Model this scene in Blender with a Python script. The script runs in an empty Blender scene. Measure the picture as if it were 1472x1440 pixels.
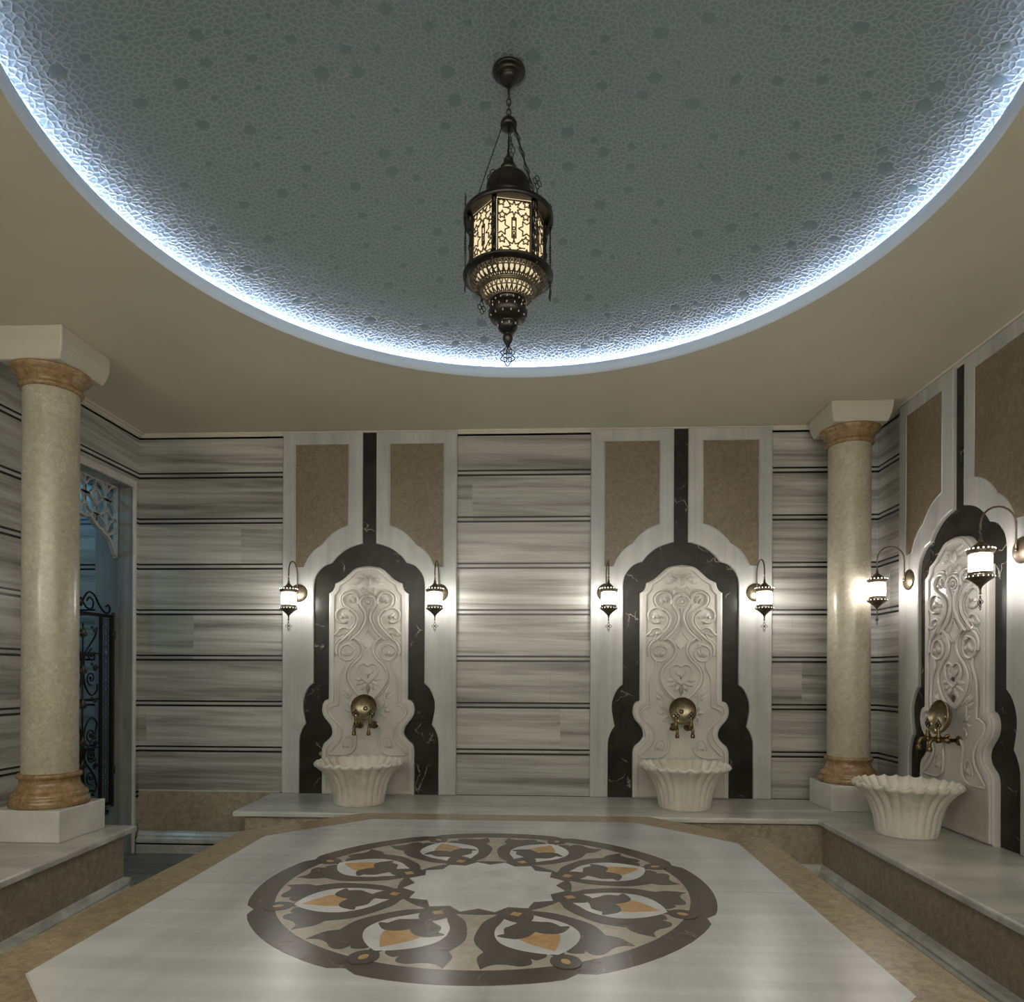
import bpy, bmesh, math, random
from math import sin, cos, pi, radians as R, hypot, atan2
from mathutils import Vector, Matrix
random.seed(7)
scn = bpy.context.scene
COL = scn.collection

# ------------------------------------------------------------------ materials
class NT:
    def __init__(s, name):
        s.m = bpy.data.materials.new(name); s.m.use_nodes = True
        s.t = s.m.node_tree; s.n = s.t.nodes; s.l = s.t.links
        s.b = s.n['Principled BSDF']; s.pos = None
    def node(s, kind, **kw):
        n = s.n.new('ShaderNode' + kind)
        for k, v in kw.items(): setattr(n, k, v)
        return n
    def link(s, a, b): s.l.new(a, b)
    def P(s):
        if s.pos is None: s.pos = s.node('NewGeometry').outputs['Position']
        return s.pos
    def mapped(s, sc, rot=(0, 0, 0), src=None):
        m = s.node('Mapping'); m.inputs['Scale'].default_value = sc; m.inputs['Rotation'].default_value = rot
        s.link(src or s.P(), m.inputs['Vector']); return m.outputs[0]
    def noise(s, vec, scale=1, detail=4, rough=.55, dist=0, dims='3D', w=None):
        n = s.node('TexNoise', noise_dimensions=dims)
        s.link(vec, n.inputs['Vector']); n.inputs['Scale'].default_value = scale
        n.inputs['Detail'].default_value = detail; n.inputs['Roughness'].default_value = rough
        n.inputs['Distortion'].default_value = dist
        if w is not None: s.link(w, n.inputs['W'])
        return n.outputs['Fac']
    def ramp(s, fac, stops, interp='LINEAR'):
        r = s.node('ValToRGB'); r.color_ramp.interpolation = interp
        e = r.color_ramp.elements
        while len(e) < len(stops): e.new(.5)
        for k, (p, c) in enumerate(stops):
            e[k].position = p; e[k].color = (c[0], c[1], c[2], 1) if not isinstance(c, (int, float)) else (c, c, c, 1)
        s.link(fac, r.inputs[0]); return r.outputs[0]
    def mix(s, f, a, b, mode='MIX'):
        m = s.node('Mix', data_type='RGBA', blend_type=mode)
        for i, v in ((0, f), (6, a), (7, b)):
            if hasattr(v, 'is_linked'): s.link(v, m.inputs[i])
            elif isinstance(v, (int, float)): m.inputs[i].default_value = v
            else: m.inputs[i].default_value = (v[0], v[1], v[2], 1)
        return m.outputs[2]
    def math(s, op, a, b=None, c=None):
        m = s.node('Math', operation=op)
        for i, v in enumerate((a, b, c)):
            if v is None: continue
            if hasattr(v, 'is_linked'): s.link(v, m.inputs[i])
            else: m.inputs[i].default_value = v
        return m.outputs[0]
    def sep(s, v=None):
        x = s.node('SeparateXYZ'); s.link(v or s.P(), x.inputs[0]); return x.outputs
    def comb(s, x, y, z):
        c = s.node('CombineXYZ')
        for i, v in enumerate((x, y, z)):
            if hasattr(v, 'is_linked'): s.link(v, c.inputs[i])
            else: c.inputs[i].default_value = v
        return c.outputs[0]
    def bump(s, h, strength=.3, dist=.01):
        b = s.node('Bump'); b.inputs['Strength'].default_value = strength; b.inputs['Distance'].default_value = dist
        s.link(h, b.inputs['Height']); s.link(b.outputs[0], s.b.inputs['Normal'])
    def done(s, col, rough=.4, metal=0, spec=.5, emis=None, es=0, coat=0):
        b = s.b
        if hasattr(col, 'is_linked'): s.link(col, b.inputs['Base Color'])
        else: b.inputs['Base Color'].default_value = (*col, 1)
        if hasattr(rough, 'is_linked'): s.link(rough, b.inputs['Roughness'])
        else: b.inputs['Roughness'].default_value = rough
        b.inputs['Metallic'].default_value = metal
        b.inputs['Specular IOR Level'].default_value = spec
        if coat: b.inputs['Coat Weight'].default_value = coat; b.inputs['Coat Roughness'].default_value = .05
        if emis is not None:
            b.inputs['Emission Color'].default_value = (*emis, 1); b.inputs['Emission Strength'].default_value = es
        return s.m

M = {}
STR0 = 2.7925; PITCH = .3405           # lower black line of the top pair, spacing of the pairs
def striped(name, tint=(1, 1, 1)):
    t = NT(name); x, y, z = t.sep()
    row = t.math('FLOOR', t.math('DIVIDE', t.math('SUBTRACT', z, STR0 + .017), PITCH))
    hor = t.math('ADD', x, y)
    slab = t.math('FLOOR', t.math('DIVIDE', t.math('ADD', hor, t.math('MULTIPLY', row, 1.37)), 3.1))
    off = t.math('ADD', t.math('MULTIPLY', row, 7.31), t.math('MULTIPLY', slab, 3.7))
    v = t.comb(t.math('MULTIPLY', x, .55), t.math('MULTIPLY', y, .55), t.math('ADD', t.math('MULTIPLY', z, 11.0), t.math('MULTIPLY', hor, .25)))
    v2 = t.node('VectorMath', operation='ADD'); t.link(v, v2.inputs[0]); t.link(t.comb(off, off, off), v2.inputs[1])
    n1 = t.noise(v2.outputs[0], 1.0, 6, .62, .35)
    v3 = t.mapped((.8, .8, 46), src=t.P())
    n2 = t.noise(v3, 1.0, 3, .5, .2)
    c1 = t.ramp(n1, [(.29, (.10, .097, .083)), (.39, (.22, .216, .192)), (.49, (.37, .363, .33)), (.58, (.49, .482, .445)), (.70, (.56, .552, .515))])
    c2 = t.mix(.22, c1, t.ramp(n2, [(.35, (.16, .158, .14)), (.6, (.50, .495, .465))]))
    tone = t.noise(t.comb(off, 0, 0), 1.7, 0)
    c3 = t.mix(1.0, c2, t.ramp(tone, [(.3, .80), (.7, 1.08)]), 'MULTIPLY')
    # black line pairs
    ph = t.math('MODULO', t.math('ADD', t.math('SUBTRACT', z, STR0), PITCH * 20), PITCH)
    def band(c, w): return t.math('LESS_THAN', t.math('ABSOLUTE', t.math('SUBTRACT', ph, c)), w)
    l = t.math('MAXIMUM', band(.0075, .0075), band(.0405, .0066))
    joint = t.math('LESS_THAN', t.math('ABSOLUTE', t.math('SUBTRACT', t.math('MODULO', t.math('ADD', t.math('ADD', hor, 40.5), t.math('MULTIPLY', row, 1.37)), 3.1), 1.5)), .0012)
    c4 = t.mix(t.math('MULTIPLY', joint, .35), c3, (.12, .12, .1))
    c5 = t.mix(l, c4, (.012, .011, .009))
    if tint != (1, 1, 1): c5 = t.mix(1.0, c5, tint, 'MULTIPLY')
    return t.done(c5, .27, spec=.5)
M['striped'] = striped('striped_marble')

def veined(name, lo, hi, sc, rot=(0, 0, 0), rough=.2, s2=4, dist=.6, mid=None, spread=(.35, .65), spec=.5):
    t = NT(name); v = t.mapped(sc, rot)
    n1 = t.noise(v, 1, 6, .6, dist); n2 = t.noise(t.P(), s2, 5, .6, .3)
    c = t.ramp(n1, [(spread[0], lo), ((spread[0] + spread[1]) / 2, mid or [(a + b) / 2 for a, b in zip(lo, hi)]), (spread[1], hi)])
    c = t.mix(1, c, t.ramp(n2, [(.3, .86), (.7, 1.06)]), 'MULTIPLY')
    return t.done(c, rough, spec=spec)
M['panel'] = veined('pale_grey_marble', (.38, .385, .365), (.50, .50, .475), (7, 7, .3), rough=.26)
M['jamb'] = veined('grey_marble_jamb', (.16, .165, .155), (.34, .34, .32), (7, 7, .3), rough=.27)
M['carved'] = veined('carved_white_marble', (.48, .46, .42), (.60, .575, .53), (2.5, 2.5, 2.0), rough=.3)
M['benchtop'] = veined('grey_marble_bench', (.36, .36, .335), (.60, .60, .56), (1.2, 5, 3), (0, 0, .25), rough=.28)
M['floor'] = veined('dark_grey_marble_floor', (.10, .10, .095), (.27, .27, .25), (1.0, 7, 3), (0, 0, .2), rough=.28)
M['plinth'] = veined('white_marble_block', (.52, .51, .48), (.70, .69, .65), (2, 2, 3), (0, .5, 0), rough=.3)
M['mould'] = veined('grey_marble_skirting', (.34, .34, .32), (.62, .62, .58), (5, 5, 9), rough=.28)

t = NT('white_marble_basin')
n = t.noise(t.mapped((3, 3, 2)), 1, 5, .6, .8); n2 = t.noise(t.P(), 24, 3, .6)
c = t.ramp(n, [(.32, (.50, .46, .36)), (.5, (.66, .625, .54)), (.7, (.72, .69, .62))])
c = t.mix(1, c, t.ramp(n2, [(.25, .86), (.5, 1.0)]), 'MULTIPLY')
M['basin'] = t.done(c, .34)

t = NT('platform_white_marble')                     # streaks run across the slab at an angle
v = t.mapped((3.0, .55, 1), (0, 0, R(28)))
n1 = t.noise(v, 1.1, 5, .55, .35)
c = t.ramp(n1, [(.30, (.30, .315, .325)), (.42, (.45, .465, .47)), (.58, (.585, .60, .605)), (.75, (.63, .645, .65))])
n3 = t.noise(t.mapped((2.2, 2.2, 1)), 1, 8, .7, .6)
c = t.mix(1, c, t.ramp(n3, [(.3, .88), (.7, 1.04)]), 'MULTIPLY')
n2 = t.noise(t.mapped((.6, 14, 1), (0, 0, R(4))), 1, 3, .5, .2)
c = t.mix(.25, c, t.ramp(n2, [(.38, (.30, .30, .30)), (.6, (.62, .62, .62))]))
x, y, z = t.sep()
seam = t.math('LESS_THAN', t.math('ABSOLUTE', t.math('SUBTRACT', y, 2.60)), .0022)
c = t.mix(t.math('MULTIPLY', seam, .6), c, (.16, .15, .12))
M['slab'] = t.done(c, .28, spec=.5)

def speck(name, lo, mid, hi, rough=.3, fleck=(.5, .42, .3), bs=9, sc=(1, 1, 1)):
    t = NT(name); v = t.mapped(sc)
    n1 = t.noise(v, bs * 2.2, 8, .72, .5); n2 = t.noise(v, 2.2, 4, .6, .6)
    c = t.ramp(n1, [(.32, lo), (.5, mid), (.68, hi)])
    c = t.mix(1, c, t.ramp(n2, [(.3, .88), (.7, 1.1)]), 'MULTIPLY')
    vo = t.node('TexVoronoi', feature='DISTANCE_TO_EDGE'); vo.inputs['Scale'].default_value = 15
    w = t.node('VectorMath', operation='ADD'); t.link(v, w.inputs[0])
    nn = t.node('TexNoise'); nn.inputs['Scale'].default_value = 7; nn.inputs['Detail'].default_value = 4; t.link(v, nn.inputs['Vector'])
    sc_ = t.node('VectorMath', operation='SCALE'); sc_.inputs['Scale'].default_value = .35; t.link(nn.outputs['Color'], sc_.inputs[0])
    t.link(sc_.outputs[0], w.inputs[1]); t.link(w.outputs[0], vo.inputs['Vector'])
    e = t.ramp(vo.outputs['Distance'], [(.0, 1.0), (.028, 0.0)])
    gate = t.ramp(t.noise(v, 5, 3), [(.5, 0.0), (.62, 1.0)])
    c = t.mix(t.math('MULTIPLY', t.math('MULTIPLY', e, gate), .55), c, fleck)
    return t.done(c, rough)
M['brown'] = speck('brown_limestone', (.13, .100, .062), (.18, .140, .088), (.235, .185, .122), .38, (.30, .25, .18), 14)
M['riser'] = speck('brown_limestone_riser', (.22, .18, .125), (.31, .26, .195), (.41, .35, .27), .3, (.33, .28, .21), 12)
M['border'] = speck('tan_limestone_border', (.17, .122, .065), (.29, .22, .13), (.42, .335, .215), .28, (.14, .10, .06), 16)
M['shaft'] = speck('cream_marble_shaft', (.34, .305, .225), (.405, .365, .275), (.47, .43, .33), .27, (.70, .64, .52), 16)
M['base'] = speck('golden_brown_marble', (.17, .10, .04), (.27, .17, .08), (.37, .25, .13), .27, (.52, .38, .22), 11)
M['beige'] = speck('beige_marble_inlay', (.32, .29, .235), (.39, .355, .29), (.46, .42, .35), .26, (.52, .48, .4), 9)
M['orange'] = speck('orange_onyx_inlay', (.36, .20, .07), (.50, .29, .11), (.60, .37, .17), .26, (.62, .42, .2), 11)
M['inlay_white'] = veined('white_marble_inlay', (.55, .56, .57), (.70, .71, .72), (4, 4, 4), rough=.26)

def blackstone(name, base, hi, veinc, amt=.8, rough=.26, spec=.18):
    t = NT(name); n1 = t.noise(t.P(), 5, 6, .6, .5)
    c = t.ramp(n1, [(.3, base), (.7, hi)])
    w = t.node('VectorMath', operation='ADD'); t.link(t.P(), w.inputs[0])
    nn = t.node('TexNoise'); nn.inputs['Scale'].default_value = 4; nn.inputs['Detail'].default_value = 5; t.link(t.P(), nn.inputs['Vector'])
    sc_ = t.node('VectorMath', operation='SCALE'); sc_.inputs['Scale'].default_value = .4; t.link(nn.outputs['Color'], sc_.inputs[0])
    t.link(sc_.outputs[0], w.inputs[1])
    vo = t.node('TexVoronoi', feature='DISTANCE_TO_EDGE'); vo.inputs['Scale'].default_value = 3.2; t.link(w.outputs[0], vo.inputs['Vector'])
    e = t.ramp(vo.outputs['Distance'], [(.0, 1.0), (.016, 0.0)])
    gate = t.ramp(t.noise(t.P(), 6, 3), [(.52, 0.0), (.64, 1.0)])
    c = t.mix(t.math('MULTIPLY', t.math('MULTIPLY', e, gate), amt), c, veinc)
    return t.done(c, rough, spec=spec)
M['black'] = blackstone('black_veined_marble', (.012, .012, .010), (.034, .032, .026), (.42, .40, .34))
M['dark'] = blackstone('dark_brown_marble_inlay', (.048, .040, .030), (.082, .070, .054), (.22, .19, .14), .6, .26, .4)

t = NT('ceiling_paint'); n = t.noise(t.P(), 1.6, 3)
M['paint'] = t.done(t.mix(1, (.60, .555, .43), t.ramp(n, [(.3, .95), (.7, 1.04)]), 'MULTIPLY'), .55)
t = NT('cornice_paint'); M['cornice'] = t.done((.56, .52, .42), .5)
t = NT('impost_stone'); M['impost'] = t.done((.50, .465, .385), .4)
t = NT('cove_fascia_glow_tint'); M['fascia'] = t.done((.64, .74, .88), .5)  # blue bounce of the cove light is mixed into this colour

# bubbled dome plaster: packed round cells with a raised net between them, a few big pebbles
t = NT('bubbled_dome_plaster')
x, y, z = t.sep(); p2 = t.comb(x, y, 0)
nn = t.node('TexNoise'); nn.inputs['Scale'].default_value = 9; nn.inputs['Detail'].default_value = 2; t.link(p2, nn.inputs['Vector'])
ds = t.node('VectorMath', operation='SCALE'); ds.inputs['Scale'].default_value = .02; t.link(nn.outputs['Color'], ds.inputs[0])
nf = t.node('TexNoise'); nf.inputs['Scale'].default_value = 55; nf.inputs['Detail'].default_value = 1; t.link(p2, nf.inputs['Vector'])
df = t.node('VectorMath', operation='SCALE'); df.inputs['Scale'].default_value = .013; t.link(nf.outputs['Color'], df.inputs[0])
dsum = t.node('VectorMath', operation='ADD'); t.link(ds.outputs[0], dsum.inputs[0]); t.link(df.outputs[0], dsum.inputs[1])
wv = t.node('VectorMath', operation='ADD'); t.link(p2, wv.inputs[0]); t.link(dsum.outputs[0], wv.inputs[1])
def vor(scale, feat, rnd=1.0):
    v = t.node('TexVoronoi', feature=feat, voronoi_dimensions='2D'); v.inputs['Scale'].default_value = scale
    v.inputs['Randomness'].default_value = rnd; t.link(wv.outputs[0], v.inputs['Vector']); return v
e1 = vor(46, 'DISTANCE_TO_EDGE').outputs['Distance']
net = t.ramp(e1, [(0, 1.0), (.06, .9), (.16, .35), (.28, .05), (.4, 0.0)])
big = vor(6.6, 'F1', .8)
bsz = t.math('ADD', t.math('MULTIPLY', t.sep(big.outputs['Color'])[0], .16), .04)
brel = t.math('DIVIDE', big.outputs['Distance'], bsz)
bmask = t.ramp(brel, [(.86, 1.0), (.98, 0.0)])
pebble = t.ramp(brel, [(0, .75), (.6, .55), (.9, .12), (1.0, .9)])
h = t.mix(bmask, net, pebble)
t.bump(h, .32, .008)
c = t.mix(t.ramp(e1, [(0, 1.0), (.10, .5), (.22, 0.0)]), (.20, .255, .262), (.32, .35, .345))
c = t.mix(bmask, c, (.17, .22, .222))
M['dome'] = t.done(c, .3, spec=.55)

t = NT('aged_bronze'); n = t.noise(t.P(), 30, 3)
M['bronze'] = t.done(t.ramp(n, [(.3, (.022, .022, .022)), (.7, (.055, .048, .040))]), .36, .8)
t = NT('antique_copper_bronze'); n = t.noise(t.P(), 40, 3)
M['copper'] = t.done(t.ramp(n, [(.3, (.10, .082, .055)), (.7, (.20, .16, .11))]), .36, .8)
t = NT('lit_copper_lattice'); n = t.noise(t.P(), 40, 3)
M['lattice'] = t.done(t.ramp(n, [(.3, (.10, .07, .035)), (.7, (.20, .14, .07))]), .4, .8)
t = NT('aged_brass'); n = t.noise(t.P(), 30, 4)
M['brass'] = t.done(t.ramp(n, [(.3, (.075, .05, .02)), (.7, (.22, .155, .065))]), .32, .9)
t = NT('polished_brass_bowl'); n = t.noise(t.P(), 45, 4)
M['bowl'] = t.done(t.ramp(n, [(.3, (.20, .165, .10)), (.7, (.36, .30, .19))]), .34, .9)
t = NT('black_iron'); M['iron'] = t.done((.012, .011, .010), .42, .6)
t = NT('rusty_brown_iron'); M['rust'] = t.done((.05, .032, .025), .5, .4)
t = NT('gilded_iron'); M['gilt'] = t.done((.075, .062, .045), .4, .8)
t = NT('grey_lattice_plaster'); M['fret'] = t.done((.40, .39, .36), .5)

def emit(name, col, s, base=(.8, .8, .8)):
    t = NT(name); return t.done(base, .4, emis=col, es=s)
M['glow_w'] = emit('lit_frosted_glass', (1.0, .975, .92), 66)
M['glow_r'] = emit('lit_frosted_glass_rosy', (1.0, .93, .90), 66)
M['bead'] = emit('lit_pierced_holes', (1.0, .95, .84), 1.3)
M['glow_l'] = emit('warm_lit_lantern_glass', (1.0, .82, .50), .62, (.5, .42, .28))
M['led'] = emit('cool_cove_light_strip', (.70, .77, 1.0), 29)
M['led_blue'] = emit('blue_corridor_lamp', (.25, .66, 1.0), 48)

# ------------------------------------------------------------------ mesh building
class MB:
    def __init__(s): s.v = []; s.f = []; s.mi = []; s.sm = []
    def face(s, idx, smooth=False, mi=0): s.f.append(tuple(idx)); s.sm.append(smooth); s.mi.append(mi)
    def box(s, x0, x1, y0, y1, z0, z1, mi=0):
        b = len(s.v)
        s.v += [(x, y, z) for z in (z0, z1) for y in (y0, y1) for x in (x0, x1)]
        for q in ((0, 2, 3, 1), (4, 5, 7, 6), (0, 1, 5, 4), (2, 6, 7, 3), (0, 4, 6, 2), (1, 3, 7, 5)):
            s.face([b + i for i in q], False, mi)
        return s
    def grid(s, rows, closed_u=True, closed_v=False, smooth=True, mi=0):
        b = len(s.v); nu = len(rows[0])
        for r_ in rows: s.v += [tuple(p) for p in r_]
        nr = len(rows)
        for i in range(nr if closed_v else nr - 1):
            i2 = (i + 1) % nr
            for j in range(nu if closed_u else nu - 1):
                j2 = (j + 1) % nu
                s.face((b + i * nu + j, b + i * nu + j2, b + i2 * nu + j2, b + i2 * nu + j), smooth, mi)
        return b
    def lathe(s, prof, c=(0, 0, 0), seg=32, axis='z', caps=True, smooth=True, mi=0):
        rows = []
        for r_, z in prof:
            row = []
            for k in range(seg):
                a = 2 * pi * k / seg; x, y = r_ * cos(a), r_ * sin(a)
                if axis == 'z': row.append((c[0] + x, c[1] + y, c[2] + z))
                elif axis == 'y': row.append((c[0] + x, c[1] - z, c[2] + y))   # height runs to -y
                else: row.append((c[0] + z, c[1] + x, c[2] + y))
            rows.append(row)
        b = s.grid(rows, smooth=smooth, mi=mi)
        if caps:
            s.face([b + k for k in range(seg)][::-1], False, mi)
            e = b + (len(rows) - 1) * seg; s.face([e + k for k in range(seg)], False, mi)
        return s
    def tube(s, pts, r_, seg=8, closed=False, mi=0, flat=None):
        pts = [Vector(p) for p in pts]; n = len(pts)
        if n < 2: return s
        rad = r_ if isinstance(r_, (list, tuple)) else [r_] * n
        tan = []
        for i in range(n):
            a = pts[(i - 1) % n] if (closed or i > 0) else pts[i]
            b_ = pts[(i + 1) % n] if (closed or i < n - 1) else pts[i]
            d = (b_ - a); tan.append(d.normalized() if d.length > 1e-9 else Vector((0, 0, 1)))
        up = Vector((0, 0, 1)) if abs(tan[0].z) < .9 else Vector((1, 0, 0))
        nrm = tan[0].cross(up).normalized(); rows = []
        for i in range(n):
            nrm = (nrm - tan[i] * nrm.dot(tan[i]))
            nrm = nrm.normalized() if nrm.length > 1e-6 else tan[i].orthogonal().normalized()
            bi = tan[i].cross(nrm)
            rows.append([pts[i] + (nrm * cos(2 * pi * k / seg) + bi * sin(2 * pi * k / seg)) * rad[i] for k in range(seg)])
        b = s.grid(rows, closed_v=closed, mi=mi)
        if not closed:
            s.face([b + k for k in range(seg)][::-1], False, mi)
            e = b + (n - 1) * seg; s.face([e + k for k in range(seg)], False, mi)
        return s
    def ball(s, c, r_, seg=10, rings=6, sz=1, mi=0):
        s.lathe([(max(r_ * sin(pi * k / rings), r_ * .02), -r_ * sz * cos(pi * k / rings)) for k in range(rings + 1)], c, seg, mi=mi)
        return s
    # flat outline (a, b) lifted to 3-D by fn(a, b, h); extruded h0..h1 with an optional rounded top edge
    def prism(s, poly, h0, h1, fn, bevel=0, mi=0, bottom=True):
        area = sum(poly[i][0] * poly[(i + 1) % len(poly)][1] - poly[(i + 1) % len(poly)][0] * poly[i][1] for i in range(len(poly)))
        if area < 0: poly = poly[::-1]
        n = len(poly); lev = [(0, h0)]
        if bevel:
            for k in range(4):
                a = pi / 2 * k / 3; lev.append((bevel * (1 - cos(a)), h1 - bevel + bevel * sin(a)))
        else: lev.append((0, h1))
        nr = []
        for i in range(n):
            p, q, r_ = poly[i - 1], poly[i], poly[(i + 1) % n]
            d1 = (q[0] - p[0], q[1] - p[1]); d2 = (r_[0] - q[0], r_[1] - q[1])
            l1 = hypot(*d1) or 1; l2 = hypot(*d2) or 1
            n1 = (-d1[1] / l1, d1[0] / l1); n2 = (-d2[1] / l2, d2[0] / l2)
            m = (n1[0] + n2[0], n1[1] + n2[1]); ml = hypot(*m) or 1; m = (m[0] / ml, m[1] / ml)
            k = 1 / max(.5, m[0] * n1[0] + m[1] * n1[1]); nr.append((m[0] * k, m[1] * k))
        b = len(s.v)
        for o, h in lev: s.v += [tuple(fn(q[0] + nr[i][0] * o, q[1] + nr[i][1] * o, h)) for i, q in enumerate(poly)]
        for l in range(len(lev) - 1):
            for i in range(n):
                j = (i + 1) % n
                s.face((b + l * n + i, b + l * n + j, b + (l + 1) * n + j, b + (l + 1) * n + i), False, mi)
        e = b + (len(lev) - 1) * n
        s.face([e + i for i in range(n)], False, mi)
        if bottom: s.face([b + i for i in range(n)][::-1], False, mi)
        return s
    def build(s, name, mats, parent=None, loc=None, rot=None, bevel=0, smooth_angle=None):
        me = bpy.data.meshes.new(name); me.from_pydata([tuple(p) for p in s.v], [], s.f)
        if not isinstance(mats, (list, tuple)): mats = [mats]
        for m in mats: me.materials.append(m)
        me.polygons.foreach_set('use_smooth', s.sm); me.polygons.foreach_set('material_index', s.mi)
        bm = bmesh.new(); bm.from_mesh(me); bmesh.ops.recalc_face_normals(bm, faces=bm.faces[:]); bm.to_mesh(me); bm.free()
        me.update()
        o = bpy.data.objects.new(name, me); COL.objects.link(o)
        if parent: o.parent = parent
        if loc: o.location = loc
        if rot: o.rotation_euler = rot
        if bevel:
            m = o.modifiers.new('edge', 'BEVEL'); m.width = bevel; m.segments = 2; m.limit_method = 'ANGLE'; m.angle_limit = R(50)
        return o

def tag(o, label=None, cat=None, group=None, kind=None):
    if label: o['label'] = label
    if cat: o['category'] = cat
    if group: o['group'] = group
    if kind: o['kind'] = kind
    return o
def empty(name, loc=(0, 0, 0), rz=0):
    o = bpy.data.objects.new(name, None); COL.objects.link(o); o.empty_display_size = .1
    o.location = loc; o.rotation_euler = (0, 0, rz); return o
def dup(o, parent=None):
    c = o.copy(); COL.objects.link(c)
    if parent: c.parent = parent
    for ch in list(o.children): dup(ch, c)
    return c
def cr(pts, n=6, closed=False):                       # Catmull-Rom smoothing of any-dimension points
    out = []; N = len(pts)
    rng = range(N) if closed else range(N - 1)
    for i in rng:
        g = (lambda k: pts[k % N]) if closed else (lambda k: pts[max(0, min(N - 1, k))])
        p0, p1, p2, p3 = g(i - 1), g(i), g(i + 1), g(i + 2)
        for k in range(n):
            t = k / n
            out.append(tuple(.5 * ((2 * b) + (-a + c) * t + (2 * a - 5 * b + 4 * c - d) * t * t + (-a + 3 * b - 3 * c + d) * t ** 3) for a, b, c, d in zip(p0, p1, p2, p3)))
    if not closed: out.append(tuple(pts[-1]))
    return out
def struct(o): o['kind'] = 'structure'; return o
UP = lambda a, b, h: (a, b, h)                        # plan outline, extruded upward
WL = lambda a, b, h: (a, -h, b)                       # wall outline (u across, v up), extruded into the room

# ------------------------------------------------------------------ room dimensions
XL, XR, YB, YF = -3.04, 2.38, 5.0, -1.0
ZC = 3.13; ZW = 3.122; ZB = .454; ZS = .524
DC = (-.1125, 2.4933); DR = 1.633

# floor, walls
struct(MB().box(-5.3, XR + .2, YF - .2, YB + .2, -.1, 0).build('floor', M['floor']))
struct(MB().box(-5.3, XR + .2, YB, YB + .2, 0, 3.6).build('wall_back', M['striped']))
struct(MB().box(XR, XR + .2, YF, YB, 0, 3.6).build('wall_right', M['striped']))
struct(MB().box(-3.34, XR, YF - .2, YF, 0, 1.85).build('wall_front', M['striped']))  # unseen wall, cut low so that fill light enters from above it
DY0, DY1, DZ = 3.98, 4.955, 2.735                      # doorway in the left wall
w = MB(); w.box(-3.34, XL, YF, DY0, 0, 3.6); w.box(-3.34, XL, DY0, DY1, DZ, 3.6); w.box(-3.34, XL, DY1, YB, 0, 3.6)
struct(w.build('wall_left', M['striped']))
# doorway lining: jambs, soffit and the pale arris round the opening
d = MB()
d.box(-3.335, XL - .012, DY1 - .02, DY1 - .002, 0, DZ); d.box(-3.335, XL - .012, DY0 + .002, DY0 + .02, 0, DZ)
d.box(-3.335, XL - .012, DY0 + .02, DY1 - .02, DZ - .02, DZ - .002)
door = struct(d.build('door_1', M['jamb']))
d = MB()
for a, b_ in ((DY1 - .022, DY1 + .004), (DY0 - .004, DY0 + .022)): d.box(XL - .012, XL + .006, a, b_, 0, DZ + .03)
d.box(XL - .012, XL + .006, DY0 + .022, DY1 - .022, DZ - .022, DZ + .03)
d.build('door_frame', M['carved'], door, bevel=.004)
# corridor beyond the doorway
struct(MB().box(-5.3, -5.1, 2.6, YB, 0, 3.2).build('wall_corridor_left', M['striped']))
struct(MB().box(-5.1, -3.34, 2.4, 2.6, 0, 3.2).build('wall_corridor_front', M['striped']))
struct(MB().box(-5.3, -3.34, 2.4, YB, 3.0, 3.2).build('ceiling_corridor', M['paint']))

# ceiling with the round opening, cove and dome
SEG = 128
def ring(r_, z, n=SEG): return [(DC[0] + r_ * cos(2 * pi * k / n), DC[1] + r_ * sin(2 * pi * k / n), z) for k in range(n)]
m = MB()
b = len(m.v); m.v += ring(DR, ZC)
outer = []
for k in range(SEG):
    a = 2 * pi * k / SEG; dx, dy = cos(a), sin(a)
    tt = min(((XR - DC[0]) / dx if dx > 1e-6 else ((-3.2 - DC[0]) / dx if dx < -1e-6 else 99)),
             ((YB - DC[1]) / dy if dy > 1e-6 else ((YF - DC[1]) / dy if dy < -1e-6 else 99)))
    outer.append((DC[0] + dx * tt, DC[1] + dy * tt, ZC))
m.v += outer
m.v += [(x, y, ZC + .1) for x, y, z in outer] + [(x, y, ZC + .1) for x, y, z in ring(DR + .28, 0)]
for k in range(SEG):
    j = (k + 1) % SEG
    m.face((b + k, b + j, b + SEG + j, b + SEG + k))
    m.face((b + 2 * SEG + k, b + 2 * SEG + j, b + 3 * SEG + j, b + 3 * SEG + k))
# fill the four corners between the radial fan and the walls
for cx, cy in ((XR, YB), (-3.2, YB), (-3.2, YF), (XR, YF)):
    i0 = len(m.v); best = sorted(range(SEG), key=lambda k: (outer[k][0] - cx) ** 2 + (outer[k][1] - cy) ** 2)[:2]
    m.v += [(cx, cy, ZC)]; m.face((i0, b + SEG + best[0], b + SEG + best[1]))
ceil = struct(m.build('ceiling', M['paint']))
m = MB(); ZL = ZC + .06
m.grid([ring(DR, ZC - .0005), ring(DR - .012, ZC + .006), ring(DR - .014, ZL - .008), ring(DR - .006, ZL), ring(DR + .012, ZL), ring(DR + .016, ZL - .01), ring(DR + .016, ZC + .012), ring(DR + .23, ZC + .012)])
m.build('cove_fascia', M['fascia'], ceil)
m = MB()
AR, AH = DR + .20, .39                                # cap radius and rise
RS = (AR * AR + AH * AH) / (2 * AH); zc0 = ZC + .02
rows = []
for i in range(49):
    r_ = AR * (1 - i / 48.0) + .004
    rows.append(ring(r_, zc0 + AH - RS + math.sqrt(RS * RS - min(r_, AR) ** 2)))
m.grid(rows); m.face([len(m.v) - SEG + k for k in range(SEG)])
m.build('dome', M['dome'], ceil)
APEX = zc0 + AH
m = MB(); m.grid([ring(DR + .07, ZC + .014), ring(DR + .07, ZC + .030), ring(DR + .085, ZC + .030), ring(DR + .085, ZC + .014)], closed_v=True)
m.build('cove_light_strip', M['led'], ceil)
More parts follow.
